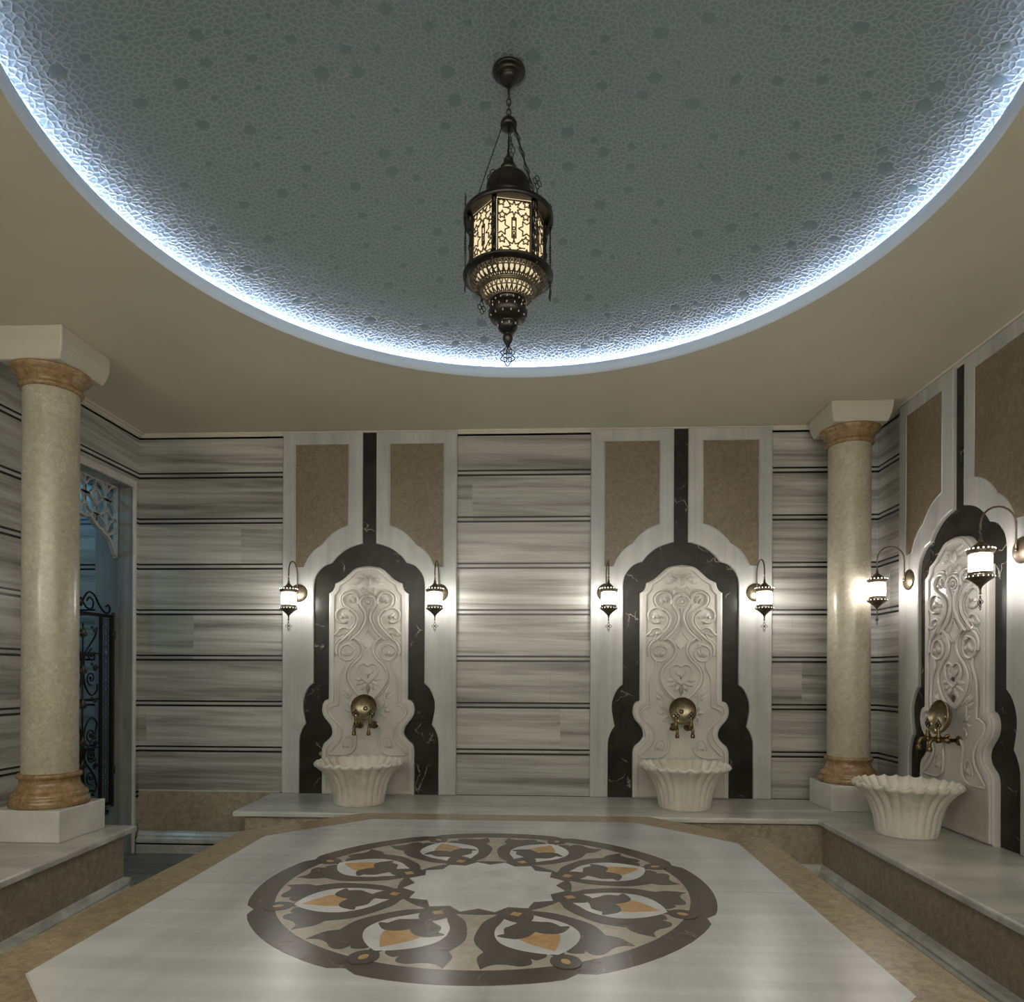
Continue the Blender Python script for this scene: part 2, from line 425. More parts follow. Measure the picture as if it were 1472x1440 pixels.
# cornice
m = MB()
def corn(p0, p1, nx, ny):
    prof = [(0, .0), (0, .014), (.018, .020), (.03, .03), (.045, .034), (.05, .042)]
    rows = []
    for (x, y) in (p0, p1): rows.append([(x + nx * o, y + ny * o, ZC - .042 + h_) for o, h_ in prof] + [(x, y, ZC)])
    m.grid(rows, closed_u=True, smooth=False)
corn((XL, YB), (XR, YB), 0, -.4); corn((XL, YB), (XL, YF), 1, 0); corn((XR, YB), (XR, YF), -.8, 0)
struct(m.build('trim_1', M['cornice']))

# dado and skirting along the short stretch of back wall left of the bench
m = MB(); m.box(XL + .012, -2.0, YB - .014, YB, .165, .458, 0); m.box(XL + .012, -1.95, YB - .018, YB, .458, .466, 1)
struct(m.build('trim_2', [M['riser'], M['carved']]))
def skirt(m, p0, p1, nx, ny, mi=0):
    prof = [(0, 0), (.045, 0), (.045, .062), (.036, .064), (.036, .076), (.045, .078), (.045, .105), (.034, .118), (.034, .13), (.020, .145), (.012, .16), (0, .165)]
    m.grid([[(x + nx * o, y + ny * o, h_) for o, h_ in prof] for (x, y) in (p0, p1)], closed_u=True, smooth=False, mi=mi)
m = MB(); skirt(m, (XL + .012, YB), (-1.95, YB), 0, -1); m.box(XL + .012, -1.95, YB - .042, YB - .04, .064, .074, 1)
struct(m.build('baseboard_back', [M['mould'], M['iron']]))

# ------------------------------------------------------------------ benches
def bench(name, poly, inner, label, skirts, cat='bench'):
    e = empty(name, (poly[0][0], poly[0][1], 0)); ox, oy = poly[0]
    sh = lambda P: [(a - ox, b - oy) for a, b in P]
    MB().prism(sh(poly), ZB - .032, ZB, UP, .011).build('seat_slab', M['benchtop'], e)
    MB().prism(sh(inner), 0, ZB - .032, UP).build('riser', M['riser'], e)
    m = MB()
    for p0, p1, nx, ny in skirts: skirt(m, (p0[0] - ox, p0[1] - oy), (p1[0] - ox, p1[1] - oy), nx, ny)
    m.build('skirting', M['mould'], e)
    return tag(e, label, cat)
BX, BY = 1.694, 4.30
bench('marble_bench', [(XR - .002, YB - .002), (-2.02, YB - .002), (-1.99, BY), (BX, BY), (BX, YF + .002), (XR - .002, YF + .002)],
      [(XR - .002, YB - .002), (-1.93, YB - .002), (-1.93, BY + .045), (BX + .045, BY + .045), (BX + .045, YF + .002), (XR - .002, YF + .002)],
      'long L-shaped grey marble bench under the three wall fountains', [((BX + .045, BY + .045), (BX + .045, YF + .002), -1, 0), ((-1.93, BY + .045), (BX + .045, BY + .045), 0, -1)])
bench('marble_bench', [(XL + .002, YF + .002), (XL + .002, 3.87), (-2.36, 3.87), (-2.28, 2.6), (-2.28, YF + .002)],
      [(XL + .002, YF + .002), (XL + .002, 3.825), (-2.41, 3.825), (-2.335, 2.6), (-2.335, YF + .002)],
      'short grey marble bench by the doorway, carrying the left column',
      [((-2.335, YF + .002), (-2.335, 2.6), 1, 0), ((-2.335, 2.6), (-2.41, 3.825), 1, .06), ((XL + .002, 3.825), (-2.37, 3.825), 0, 1)])

# ------------------------------------------------------------------ heated platform with medallion
PC = (-.223, 2.627); PH = 1.343
def octo(h, c): return [(-h, -h - .12 + c), (-h + c, -h - .12), (h - c, -h - .12), (h, -h - .12 + c), (h, h - c), (h - c, h), (-h + c, h), (-h, h - c)]
plat = tag(empty('marble_platform', (PC[0], PC[1], 0)), 'octagonal navel stone platform of white marble with an inlaid round medallion, centre of the floor', 'platform')
MB().prism(octo(PH - .05, .49), 0, ZS - .04, UP).build('platform_base', M['riser'], plat)
MB().prism(octo(PH, .51), ZS - .04, ZS, UP, .010).build('border', M['border'], plat)
IN = octo(PH - .18, .435)
MB().prism(octo(PH - .176, .436), ZS - .003, ZS + .0006, UP).build('joint_strip', M['carved'], plat)
MB().prism(IN, ZS - .002, ZS + .0012, UP).build('marble_top', M['slab'], plat)
# medallion, radius .858: dark ring, beige ground, eight petals, star
MR = .858
m = MB(); z0 = ZS + .0012
def lay(poly, lv, mi, ang=0, extra=True):
    ca, sa = cos(ang), sin(ang)
    P = [(MR * (a * ca - b * sa), MR * (a * sa + b * ca)) for a, b in poly]
    m.prism(P, z0 - .0005, z0 + .0003 * lv, UP, 0, mi, bottom=False)
def mir(half): return half + [(a, -b) for a, b in half[::-1] if abs(b) > 1e-6]
outl = []
for k in range(8):                                    # ring bulges between notches on the petal axes
    a0 = R(22.5 + 45 * k)
    for i in range(14):
        f = i / 14; rr = 1.0 - .028 * math.exp(-(min(f, 1 - f) / .045) ** 2) ; a = a0 + R(45) * f
        outl.append((rr * cos(a), rr * sin(a)))
lay(outl, 1, 0)
lay([(.893 * cos(2 * pi * k / 96), .893 * sin(2 * pi * k / 96)) for k in range(96)], 2, 1)
body_half = cr([(.30, .0), (.30, .05), (.345, .066), (.39, .078), (.44, .143), (.54, .206), (.62, .236), (.715, .232)], 4)[:-1] + \
    cr([(.715, .232), (.755, .268), (.84, .283)], 4)[:-1] + cr([(.84, .283), (.822, .243), (.83, .20), (.862, .152), (.857, .112), (.815, .100)], 4)[:-1] + \
    cr([(.815, .100), (.835, .085), (.82, .045), (.80, .028), (.905, .0)], 3)
white_half = cr([(.425, .0), (.43, .05), (.482, .092), (.53, .128), (.60, .152), (.67, .150), (.737, .112), (.79, .052), (.818, 0)], 4)
orange_half = cr([(.60, 0), (.64, .072), (.69, .064), (.74, .035), (.788, 0)], 4)
leaf_half = cr([(.40, .0), (.42, .062), (.475, .045), (.495, .03), (.515, .06), (.535, .095), (.585, .112)], 4)[:-1] + cr([(.585, .112), (.592, .143), (.612, .132), (.642, .095), (.646, .06), (.628, .025), (.603, 0)], 4)
star = []
for k in range(32): rr = .315 if k % 2 == 0 else .362; star.append((rr * cos(R(11.25 * k)), rr * sin(R(11.25 * k))))
inner_band = []
for k in range(64): inner_band.append((.388 * cos(R(5.625 * k)), .388 * sin(R(5.625 * k))))
lay(inner_band, 3, 0)
for k in range(8):
    a = R(22.5 + 45 * k)
    lay(mir(body_half), 4, 0, a); lay(mir(white_half), 5, 2, a); lay(mir(orange_half), 6, 3, a); lay(mir(leaf_half), 7, 0, a)
    lay([(.878 + .058 * cos(2 * pi * j / 20), .052 * sin(2 * pi * j / 20)) for j in range(20)], 8, 0, a)
    lay([(.878 + .022 * cos(2 * pi * j / 14), .015 * sin(2 * pi * j / 14)) for j in range(14)], 9, 3, a)
    lay([(.378, 0), (.405, .026), (.432, 0), (.405, -.026)], 9, 3, a)
lay(star, 10, 2)
m.build('medallion', [M['dark'], M['beige'], M['inlay_white'], M['orange']], plat)

# ------------------------------------------------------------------ columns
def column(cx, cy, label, zimp, zb=ZB):
    e = tag(empty('marble_column', (cx, cy, zb)), label, 'column')
    H = ZC - zb; zp = .168; zi = zimp - zb; s = .187
    MB().box(-s, s, -s, s, 0, zp).build('plinth', M['plinth'], e, bevel=.006)
    br = [(.186, zp), (.190, zp + .012), (.190, zp + .034), (.184, zp + .040), (.178, zp + .043), (.182, zp + .055), (.178, zp + .07), (.165, zp + .082), (.158, zp + .085), (.158, zp + .093), (.146, zp + .105), (.140, zp + .125), (.140, zp + .142), (.146, zp + .150), (.152, zp + .154), (.153, zp + .168), (.148, zp + .175), (.136, zp + .177)]
    MB().lathe(br, seg=56).build('column_base', M['base'], e)
    MB().lathe([(.1335, zp + .175), (.1335, zi - .10)], seg=56, caps=False).build('shaft', M['shaft'], e)
    z1 = zi - .112
    cp = [(.136, z1), (.147, z1 + .004), (.152, z1 + .014), (.149, z1 + .025), (.139, z1 + .031), (.139, z1 + .038), (.148, z1 + .052), (.160, z1 + .064), (.163, z1 + .068), (.164, z1 + .073), (.172, z1 + .080), (.181, z1 + .086), (.183, z1 + .092), (.188, z1 + .096), (.189, z1 + .110), (.186, z1 + .112)]
    MB().lathe(cp, seg=56).build('capital', M['base'], e)
    rows = []
    for sc_, h in ((.172, zi), (.183, zi + .03), (.192, zi + .06), (.197, zi + .09), (.198, H + .001)):
        rows.append([(x * sc_, y * sc_, h) for x, y in ((-1, -1), (1, -1), (1, 1), (-1, 1))])
    mm = MB(); b = mm.grid(rows, smooth=False); mm.face([b, b + 1, b + 2, b + 3]); q = b + 16; mm.face([q, q + 1, q + 2, q + 3])
    mm.build('impost_block', M['impost'], e, bevel=.006)
    return e
column(-2.685, 3.605, 'cream marble column with golden base, left one beside the doorway', 2.965)
column(2.062, 4.735, 'cream marble column with golden base in the right back corner', 3.0)

# ------------------------------------------------------------------ wall fountains (arched panels)
arch_half = cr([(.0, 1.846), (.06, 1.842), (.161, 1.807), (.234, 1.752), (.275, 1.702)], 5)[:-1] + \
    cr([(.275, 1.702), (.335, 1.68), (.38, 1.634), (.403, 1.588), (.411, 1.534)], 5)[:-1] + [(.411, 1.534), (.411, .82)] + \
    cr([(.411, .816), (.440, .79), (.464, .754), (.484, .70), (.489, .664), (.486, .61), (.4675, .515)], 4)[:-1] + \
    cr([(.4675, .515), (.488, .485), (.5035, .45), (.514, .41), (.517, .36)], 4) + [(.517, 0)]
slab_half = cr([(0, 1.676), (.05, 1.671), (.0985, 1.657), (.1407, 1.622), (.183, 1.583), (.218, 1.561), (.246, 1.548)], 4)[:-1] + \
    cr([(.246, 1.548), (.252, 1.52), (.267, 1.492), (.292, 1.474)], 4)[:-1] + [(.292, 1.474), (.292, .71)] + \
    cr([(.295, .698), (.318, .69), (.335, .665), (.342, .625), (.337, .592), (.3235, .5626), (.295, .528), (.273, .495), (.265, .455), (.275, .425), (.30, .397), (.3247, .375), (.338, .345), (.341, .315)], 4) + [(.341, 0)]
inner_half = cr([(0, 1.642), (.05, 1.637), (.085, 1.622), (.125, 1.585), (.165, 1.552), (.205, 1.53)], 4)[:-1] + \
    cr([(.205, 1.53), (.212, 1.50), (.226, 1.478), (.247, 1.460)], 4)[:-1] + [(.247, 1.46), (.250, .70)] + \
    cr([(.252, .672), (.285, .662), (.302, .635), (.296, .60), (.268, .565), (.235, .525), (.222, .47), (.232, .42), (.265, .375), (.295, .345), (.305, .31)], 4) + [(.305, .04), (0, .04)]
def z5(x, y): return ((x - 560) / 1422, 1.676 - (y - 108) / 1422)       # scroll drawings, upper half
def z8(x, y): return ((x - 527.5) / 889, (1290 - y) / 889)              # lower half
SC5 = [
 ([(562, 420), (610, 432), (643, 480), (632, 530), (600, 580), (583, 640), (592, 700), (640, 790), (735, 880)], .0075),
 ([(574, 548), (563, 600), (560, 690), (558, 740)], .004),
 ([(660, 515), (662, 450), (700, 398), (760, 392), (812, 425), (824, 470), (800, 520), (755, 548), (700, 590), (668, 645), (680, 725), (740, 800), (800, 860), (865, 915), (893, 985), (880, 1035)], .0078),
 ([(745, 575), (790, 548), (850, 556), (893, 605), (886, 665), (835, 700), (775, 690)], .0065),
 ([(775, 880), (748, 820), (762, 775), (800, 752), (850, 765), (880, 805), (915, 828)], .0062),
 ([(560, 768), (600, 832), (635, 876)], .0042), ([(640, 884), (605, 925), (575, 965)], .0042),
 ([(560, 1152), (598, 1128), (650, 1145), (668, 1200), (640, 1262), (600, 1295), (560, 1325)], .0062),
 ([(560, 1235), (592, 1225), (615, 1200), (600, 1180)], .0045),
 ([(730, 925), (770, 925), (830, 950), (858, 1005), (840, 1065), (780, 1092), (720, 1070), (695, 1010), (715, 955), (760, 935)], .0065)]
SC8 = [
 ([(625, 262), (578, 300), (560, 350), (580, 400), (630, 450), (655, 510), (640, 570), (595, 630), (550, 668)], .0075),
 ([(688, 415), (684, 455), (710, 510), (720, 560), (722, 640), (720, 700), (748, 712), (780, 738), (768, 782), (720, 830), (697, 880), (707, 930), (745, 978), (790, 1022)], .0065),
 ([(592, 820), (614, 860), (604, 930), (612, 990), (650, 1022), (700, 1030), (785, 1027)], .0068),
 ([(612, 730), (632, 700), (640, 660), (628, 625), (612, 640)], .0045), ([(612, 760), (640, 780), (632, 800)], .005),
 ([(640, 985), (628, 950), (640, 920), (668, 918), (684, 945), (690, 985)], .0045)]
LF5 = [((566, 330), (580, 205), 26), ((606, 262), (700, 232), 26), ((598, 240), (672, 190), 22), ((640, 285), (722, 300), 22), ((608, 330), (640, 425), 34),
 ((700, 500), (738, 420), 30), ((735, 505), (782, 450), 26), ((712, 470), (700, 430), 18), ((760, 650), (735, 640), 22), ((770, 655), (842, 600), 28), ((775, 665), (790, 715), 26), ((820, 650), (855, 640), 26),
 ((800, 830), (805, 785), 22), ((815, 830), (850, 900), 26), ((822, 815), (905, 838), 22), ((770, 1050), (720, 985), 26), ((775, 1050), (760, 960), 22), ((778, 1050), (845, 1000), 26),
 ((610, 1282), (712, 1290), 30), ((594, 1305), (688, 1352), 28), ((575, 1325), (630, 1405), 28), ((560, 1335), (560, 1448), 30), ((560, 1220), (560, 1280), 18)]
LF8 = [((640, 655), (662, 590), 15), ((645, 665), (695, 628), 15), ((632, 745), (682, 742), 15), ((628, 730), (668, 690), 14), ((645, 640), (690, 600), 10), ((655, 985), (650, 945), 12), ((662, 985), (684, 962), 12)]
SD = .052                                             # slab face distance from the wall
def relief():
    m = MB()
    def arc(pts, r_):
        for sgn in (1, -1):
            P = cr([(sgn * a, b) for a, b in pts], 5)
            m.tube([(a, -SD - r_ * .9, b) for a, b in P], r_ * 1.25, 8)
            if r_ >= .0074:                           # companion ridge beside the main stems
                Q = []
                for i, (a, b) in enumerate(P):
                    a0, b0 = P[max(0, i - 1)]; a1, b1 = P[min(len(P) - 1, i + 1)]
                    l_ = hypot(a1 - a0, b1 - b0) or 1; Q.append((a - sgn * (b1 - b0) / l_ * .019, -SD - .003, b + sgn * (a1 - a0) / l_ * .019))
                m.tube(Q, .0052, 6)
    for pts, r_ in SC5: arc([z5(*p) for p in pts], r_)
    for pts, r_ in SC8: arc([z8(*p) for p in pts], r_)
    def leaf(p, q, w_, k):
        for sgn in (1, -1):
            (a0, b0), (a1, b1) = p, q; a0 *= sgn; a1 *= sgn
            dx, dy = a1 - a0, b1 - b0; L = hypot(dx, dy); nx, ny = -dy / L, dx / L
            rows = []
            for i in range(9):
                t_ = i / 8; wd = w_ * sin(pi * min(1, t_ ** .75)) * .5 + .0004
                c_ = (a0 + dx * t_, b0 + dy * t_)
                rows.append([(c_[0] + nx * wd * s_, -SD - h_ * .024 * (sin(pi * t_) * .9 + .1), c_[1] + ny * wd * s_) for s_, h_ in ((-1, -.1), (-.6, .75), (0, .45), (.6, .75), (1, -.1))])
            m.grid(rows, closed_u=False)
    for p, q, w_ in LF5: leaf(z5(*p), z5(*q), w_ * 1.45 / 1422, 0)
    for p, q, w_ in LF8: leaf(z8(*p), z8(*q), w_ * 1.4 / 889, 0)
    c0 = z5(560, 488)
    m.tube([(c0[0] + .027 * cos(k * pi / 12), -SD - .005, c0[1] + .026 * sin(k * pi / 12)) for k in range(24)], .006, 8, True)
    m.ball((c0[0], -SD - .004, c0[1]), .014)
    return m
def wall_fountain(loc, rz, label):
    e = tag(empty('fountain_panel', loc, rz), label, 'fountain')
    H = ZW - ZB - .004; HW = .647; SW = .0505
    MB().prism([(-.56, 0), (.56, 0), (.56, 1.9), (SW + .02, 1.9), (SW + .02, H), (-SW - .02, H), (-SW - .02, 1.9), (-.56, 1.9)], .0005, .012, WL).build('black_arch', M['black'], e)
    ah = [p for p in arch_half if p[0] > SW]
    for s_ in (1, -1):
        P = [(SW, H), (SW, 1.843)] + ah + [(HW, 0), (HW, H)]
        MB().prism([(a * s_, b) for a, b in P], .001, .036, WL, .009).build('marble_surround', M['panel'], e)
        Q = [(.152, 2.572), (.152, 1.972)] + cr([(.152, 1.972), (.20, 1.955), (.255, 1.925), (.305, 1.882), (.344, 1.838)], 4)[1:-1] + \
            cr([(.344, 1.833), (.395, 1.80), (.437, 1.757), (.465, 1.71), (.483, 1.668)], 4) + [(.551, 1.668), (.551, 2.572)]
        Q = [(a * s_, b) for a, b in Q]
        pn = MB().prism(Q, .034, .0372, WL, .001).build('beige_stone_panel', M['brown'], e)
        MB().tube([(a, -.0372, b) for a, b in Q], .0045, 6, True).build('panel_bead', M['panel'], pn)
    full = slab_half + [(-a, b) for a, b in slab_half[::-1] if a > 1e-6]
    sl = MB().prism(full, .010, SD, WL, .010).build('carved_slab', M['carved'], e)
    mm = MB()
    for s_ in (1, -1):
        o = [(a * (1 - .011 / max(a, .05)) if a > .03 else a, min(b, 1.676 - .008) if b > 1.55 else b) for a, b in slab_half]
        o = [(a, b - (.006 if b > 1.5 else 0)) for a, b in o]; o[-1] = (o[-1][0], .012)
        P = [(a * s_, b) for a, b in o] + [(0, .012)] + [(a * s_, b) for a, b in inner_half[::-1]]
        mm.prism(P, SD - .001, SD + .0105, WL)
    mm.build('raised_border', M['carved'], sl, bevel=.004)
    relief().build('carved_relief', M['carved'], sl)
    return e
fl = wall_fountain((-1.286, YB, ZB), 0, 'carved marble wall fountain with black arch on the back wall, nearer the doorway')
f2 = dup(fl); f2.location = (.981, YB, ZB); f2['label'] = 'carved marble wall fountain with black arch on the back wall, nearer the right column'
f3 = dup(fl); f3.location = (XR, 4.0, ZB); f3.rotation_euler = (0, 0, -pi / 2); f3['label'] = 'carved marble wall fountain with black arch on the right wall, seen at an angle'

# ------------------------------------------------------------------ basins
def make_basin():
    m = MB(); NA = 25 * 10; rows = []
    def row(r_, z, amp, wav, ph=0):
        L = []
        for k in range(NA):
            a = 2 * pi * k / NA; c_ = cos(25 * a + ph); sc_ = abs(sin(12.5 * a)) 
            rr = r_ * (1 + amp * (sc_ * 2 - 1)); L.append((rr * cos(a), rr * sin(a), z + wav * (sc_ * 2 - 1)))
        return L
    outer_p = [(.172, 0, .0), (.176, .006, .006), (.180, .04, .014), (.188, .09, .018), (.200, .135, .021), (.217, .175, .023), (.238, .208, .023), (.262, .234, .023), (.285, .252, .022), (.297, .262, .020)]
    for r_, z, a in outer_p: rows.append(row(r_, z, a, -.002 * (z > .2)))
    rows.append(row(.306, .270, .022, -.006)); rows.append(row(.310, .280, .024, -.007)); rows.append(row(.307, .289, .024, -.007))
    rows.append(row(.298, .292, .022, -.007)); rows.append(row(.286, .286, .02, -.006)); rows.append(row(.265, .262, .018, -.003))
    for r_, z in ((.235, .225), (.205, .18), (.185, .13), (.165, .08), (.12, .055), (.05, .05), (.012, .05)): rows.append(row(r_, z, .014 if r_ > .16 else 0, 0))
    b = m.grid(rows); m.face([b + k for k in range(NA)]); q = b + (len(rows) - 1) * NA; m.face([q + k for k in range(NA)])
    return m.build('marble_basin', M['basin'])
bs = make_basin(); bs.location = (-1.262, 4.635, ZB); bs.scale = (.955, .955, 1)
tag(bs, 'fluted white marble basin with wavy rim below the back wall fountain nearer the doorway', 'basin')
b2 = dup(bs); b2.location = (.945, 4.635, ZB); b2.rotation_euler[2] = .1; b2['label'] = 'fluted white marble basin with wavy rim below the back wall fountain nearer the right column'
b3 = dup(bs); b3.location = (2.035, 3.935, ZB); b3.scale = (.885, .885, 1); b3.rotation_euler[2] = .3; b3['label'] = 'large fluted white marble basin at right, below the right wall fountain'

# ------------------------------------------------------------------ taps and brass bowls
def make_tap():
    e = empty('brass_tap')
    MB().lathe([(.028, 0), (.029, .004), (.025, .010), (.017, .014), (.013, .02)], seg=20, axis='y').build('wall_flange', M['brass'], e)
    m = MB()
    m.lathe([(.011, 0), (.011, .045), (.015, .047), (.016, .060), (.012, .063), (.012, .090), (.017, .093), (.017, .112), (.012, .116)], (0, -.012, 0), 16, 'y')
    m.build('pipe', M['brass'], e)
    m = MB(); P = [(0, -.118, 0), (0, -.135, .003), (0, -.152, 0), (0, -.162, -.012), (0, -.164, -.03), (0, -.164, -.045)]
    m.tube(cr(P, 3), .010, 10); m.lathe([(.013, -.026), (.0145, -.022), (.0145, -.004), (.012, 0)], (0, -.164, -.038), 14)
    m.build('spout', M['brass'], e)
    m = MB(); m.lathe([(.012, 0), (.016, .008), (.014, .018), (.009, .024), (.012, .032), (.010, .040), (.006, .046), (.009, .054), (.005, .060)], (0, -.115, .008), 16)
    h = m.build('valve_stem', M['brass'], e)
    m = MB()
    for a in (0, pi / 2, pi, 3 * pi / 2):
        c_ = (.0135 * cos(a), -.115, .086 + .0135 * sin(a))
        m.tube([(c_[0] + .0105 * cos(k * pi / 6), -.115, c_[2] + .0105 * sin(k * pi / 6)) for k in range(12)], .0034, 6, True)
    m.ball((0, -.115, .086), .0065); m.ball((0, -.115, .114), .005)
    m.build('filigree_handle', M['bronze'], e)
    return e
tp = make_tap()
def place_tap(first, loc, rz, label):
    o = tp if first else dup(tp)
    o.location = loc; o.rotation_euler = (0, 0, rz); return tag(o, label, 'tap')
ZT = .968
wf = YB - SD - .0
place_tap(True, (-1.342, wf, ZT), 0, 'left brass tap over the basin nearer the doorway')
place_tap(False, (-1.236, wf, ZT), 0, 'right brass tap over the basin nearer the doorway')
place_tap(False, (.925, wf, ZT), 0, 'left brass tap over the basin nearer the right column')
place_tap(False, (1.030, wf, ZT), 0, 'right brass tap over the basin nearer the right column')
place_tap(False, (XR - SD, 4.052, ZT + .01), -pi / 2, 'brass tap over the large right basin, the one farther from the viewer')
place_tap(False, (XR - SD, 3.946, ZT + .01), -pi / 2, 'brass tap over the large right basin, the one nearer the viewer')
def make_bowl():
    m = MB(); pr = []
    for k in range(13):
        a = k / 12 * pi / 2 * .97; pr.append((max(.097 * sin(a), .001), .052 * (1 - cos(a))))
    pr += [(.099, .056), (.097, .058), (.094, .055)]
    for k in range(12, -1, -1):
        a = k / 12 * pi / 2 * .97; pr.append((max(.093 * sin(a), .001), .004 + .050 * (1 - cos(a))))
    m.lathe(pr, (0, 0, 0), 44, 'y', caps=False)
    o = m.build('brass_bowl', M['bowl'])
    MB().lathe([(.018, 0), (.017, .004), (.012, .009), (.004, .0125), (.001, .013)], (0, -.0035, 0), 24, 'y').build('centre_boss', M['bowl'], o)
    return o
bw = make_bowl(); bw.rotation_euler = (R(-8), 0, 0); bw.location = (-1.293, wf - .034, 1.088)
tag(bw, 'round brass bowl behind the taps of the fountain nearer the doorway', 'bowl')
c = dup(bw); c.location = (.977, wf - .034, 1.080); c['label'] = 'round brass bowl behind the taps of the fountain nearer the right column'
c = dup(bw); c.location = (XR - SD - .034, 4.0, 1.100); c.rotation_euler = (R(-8), 0, -pi / 2); c['label'] = 'brass bowl seen from the side behind the right wall taps'

# ------------------------------------------------------------------ wall lanterns
def quatrefoil(m, cx, y, cz, s=1.0):
    m.tube([(cx + s * .0045 * cos(k * pi / 5), y, cz + s * (.028 + .0045 * sin(k * pi / 5))) for k in range(10)], .0016 * s, 5, True)
    P = []
    for k in range(32):
        a = k * pi / 16; rr = s * (.0175 + .0055 * cos(4 * a)); P.append((cx + rr * .95 * cos(a), y, cz + rr * sin(a)))
    m.tube(P, .0019 * s, 5, True)
    for a in (0, pi / 2, pi, 3 * pi / 2): m.ball((cx + s * .005 * cos(a), y, cz + s * .005 * sin(a)), .0042 * s, 8, 4)
    m.tube([(cx + s * .0085 * cos(k * pi / 5), y, cz + s * (-.026 + .005 * sin(k * pi / 5))) for k in range(10)], .0016 * s, 5, True)
    m.ball((cx, y, cz - s * .036), .003 * s, 8, 4)
def make_lantern():
    e = empty('wall_lantern'); L = -.2
    MB().lathe([(.066, 0), (.066, .004), (.060, .010), (.045, .017), (.022, .022), (.012, .024)], seg=36, axis='y').build('wall_plate', M['copper'], e)
    m = MB()
    P = [(0, -.028, .0), (0, -.03, .04), (0, -.030, .12)] + [(0, -.115 + .085 * cos(a), .130 + .085 * sin(a)) for a in [k * pi / 10 for k in range(11)]] + [(0, L, .10)]
    m.tube(P, .0048, 8); m.ball((0, -.03, 0), .009)
    m.tube([(0, L, .098), (0, L - .006, .092), (0, L, .084), (0, L + .004, .078)], .003, 6)
    m.tube([(.005 * cos(k * pi / 5), L, .078 + .008 * sin(k * pi / 5)) for k in range(10)], .002, 5, True)
    m.build('curved_arm', M['copper'], e)
    m = MB(); m.lathe([(.003, .072), (.006, .068), (.005, .060), (.009, .056), (.008, .046), (.014, .038), (.026, .028), (.040, .016), (.050, .008), (.060, .004), (.064, -.001), (.062, -.010), (.056, -.017), (.051, -.021), (.046, -.022)], (0, L, 0), 32)
    cp = m.build('cap', M['copper'], e)
    m = MB()
    for k in range(18): a = 2 * pi * k / 18; m.ball((.0605 * cos(a), L + .0605 * sin(a), .0045), .0048, 8, 5, 1.1)
    m.build('pierced_rim', M['bead'], cp)
    m = MB(); rows = []
    for z, rr in ((-.022, .046), (-.028, .049), (-.065, .0505), (-.100, .049), (-.108, .046)): rows.append([(rr * cos(2 * pi * k / 32), L + rr * sin(2 * pi * k / 32), z) for k in range(32)])
    m.grid(rows); m.build('frosted_glass', M['glow_w'], e)
    for zc_ in (-.034, -.0555, -.077, -.0985):                       # filigree rings round the glass
        m = MB()
        for k in range(14):
            a = 2 * pi * k / 14
            m.tube([((.0520) * cos(a + .17 * cos(j * pi / 4)), L + .0520 * sin(a + .17 * cos(j * pi / 4)), zc_ + .0105 * sin(j * pi / 4)) for j in range(8)], .0012, 4, True)
        m.build('filigree_band', M['copper'], e)
    m = MB(); m.lathe([(.046, -.106), (.052, -.108), (.053, -.118), (.056, -.121), (.062, -.125), (.062, -.136), (.056, -.140), (.046, -.146), (.034, -.155), (.020, -.168), (.010, -.178), (.005, -.190), (.004, -.208), (.007, -.212), (.003, -.218)], (0, L, 0), 32)
    cu = m.build('cup', M['copper'], e)
    m = MB()
    for k in range(18): a = 2 * pi * k / 18; m.ball((.0600 * cos(a), L + .0600 * sin(a), -.1305), .0040, 8, 5, 1.2)
    m.build('pierced_rim', M['bead'], cu)
    m = MB(); quatrefoil(m, 0, L, -.256); m.build('pendant_drop', M['bronze'], e)
    return e
wl = make_lantern()
ZPL = 1.932
for i, (loc, rz, lab) in enumerate([
    ((-1.286 - .522, YB - .036, ZPL), 0, 'lit bronze wall lantern on the back wall, leftmost of all'),
    ((-1.286 + .520, YB - .036, ZPL), 0, 'lit bronze wall lantern on the back wall, just left of the middle striped stretch'),
    ((.981 - .535, YB - .036, ZPL), 0, 'lit bronze wall lantern on the back wall, just right of the middle striped stretch'),
    ((.981 + .527, YB - .036, ZPL), 0, 'lit bronze wall lantern on the back wall, left of the right column'),
    ((XR - .036, 4.0 + .515, ZPL + .026), -pi / 2, 'lit bronze wall lantern on the right wall, the smaller one just right of the column'),
    ((XR - .036, 4.0 - .53, ZPL + .026), -pi / 2, 'lit bronze wall lantern on the right wall, the nearest and largest at the right edge'),
    ((XR - .036, .6, ZPL + .026), -pi / 2, 'added bronze wall lantern, unseen fill light on the right wall, beside the viewer'),  # this and the next two are unseen copies added as fill light
    ((XL, 2.2, ZPL), pi / 2, 'added bronze wall lantern, unseen fill light on the left wall, farther one'),
    ((XL, .7, ZPL), pi / 2, 'added bronze wall lantern, unseen fill light on the left wall, nearer one'),
]):
    o = wl if i == 0 else dup(wl)
    o.location = loc; o.rotation_euler = (0, 0, rz); tag(o, lab, 'wall lamp', 'bronze wall lanterns')
    if 4 <= i <= 6:
        for ch in o.children:
            if ch.name.startswith('frosted_glass'): ch.data = ch.data.copy(); ch.data.materials[0] = M['glow_r']

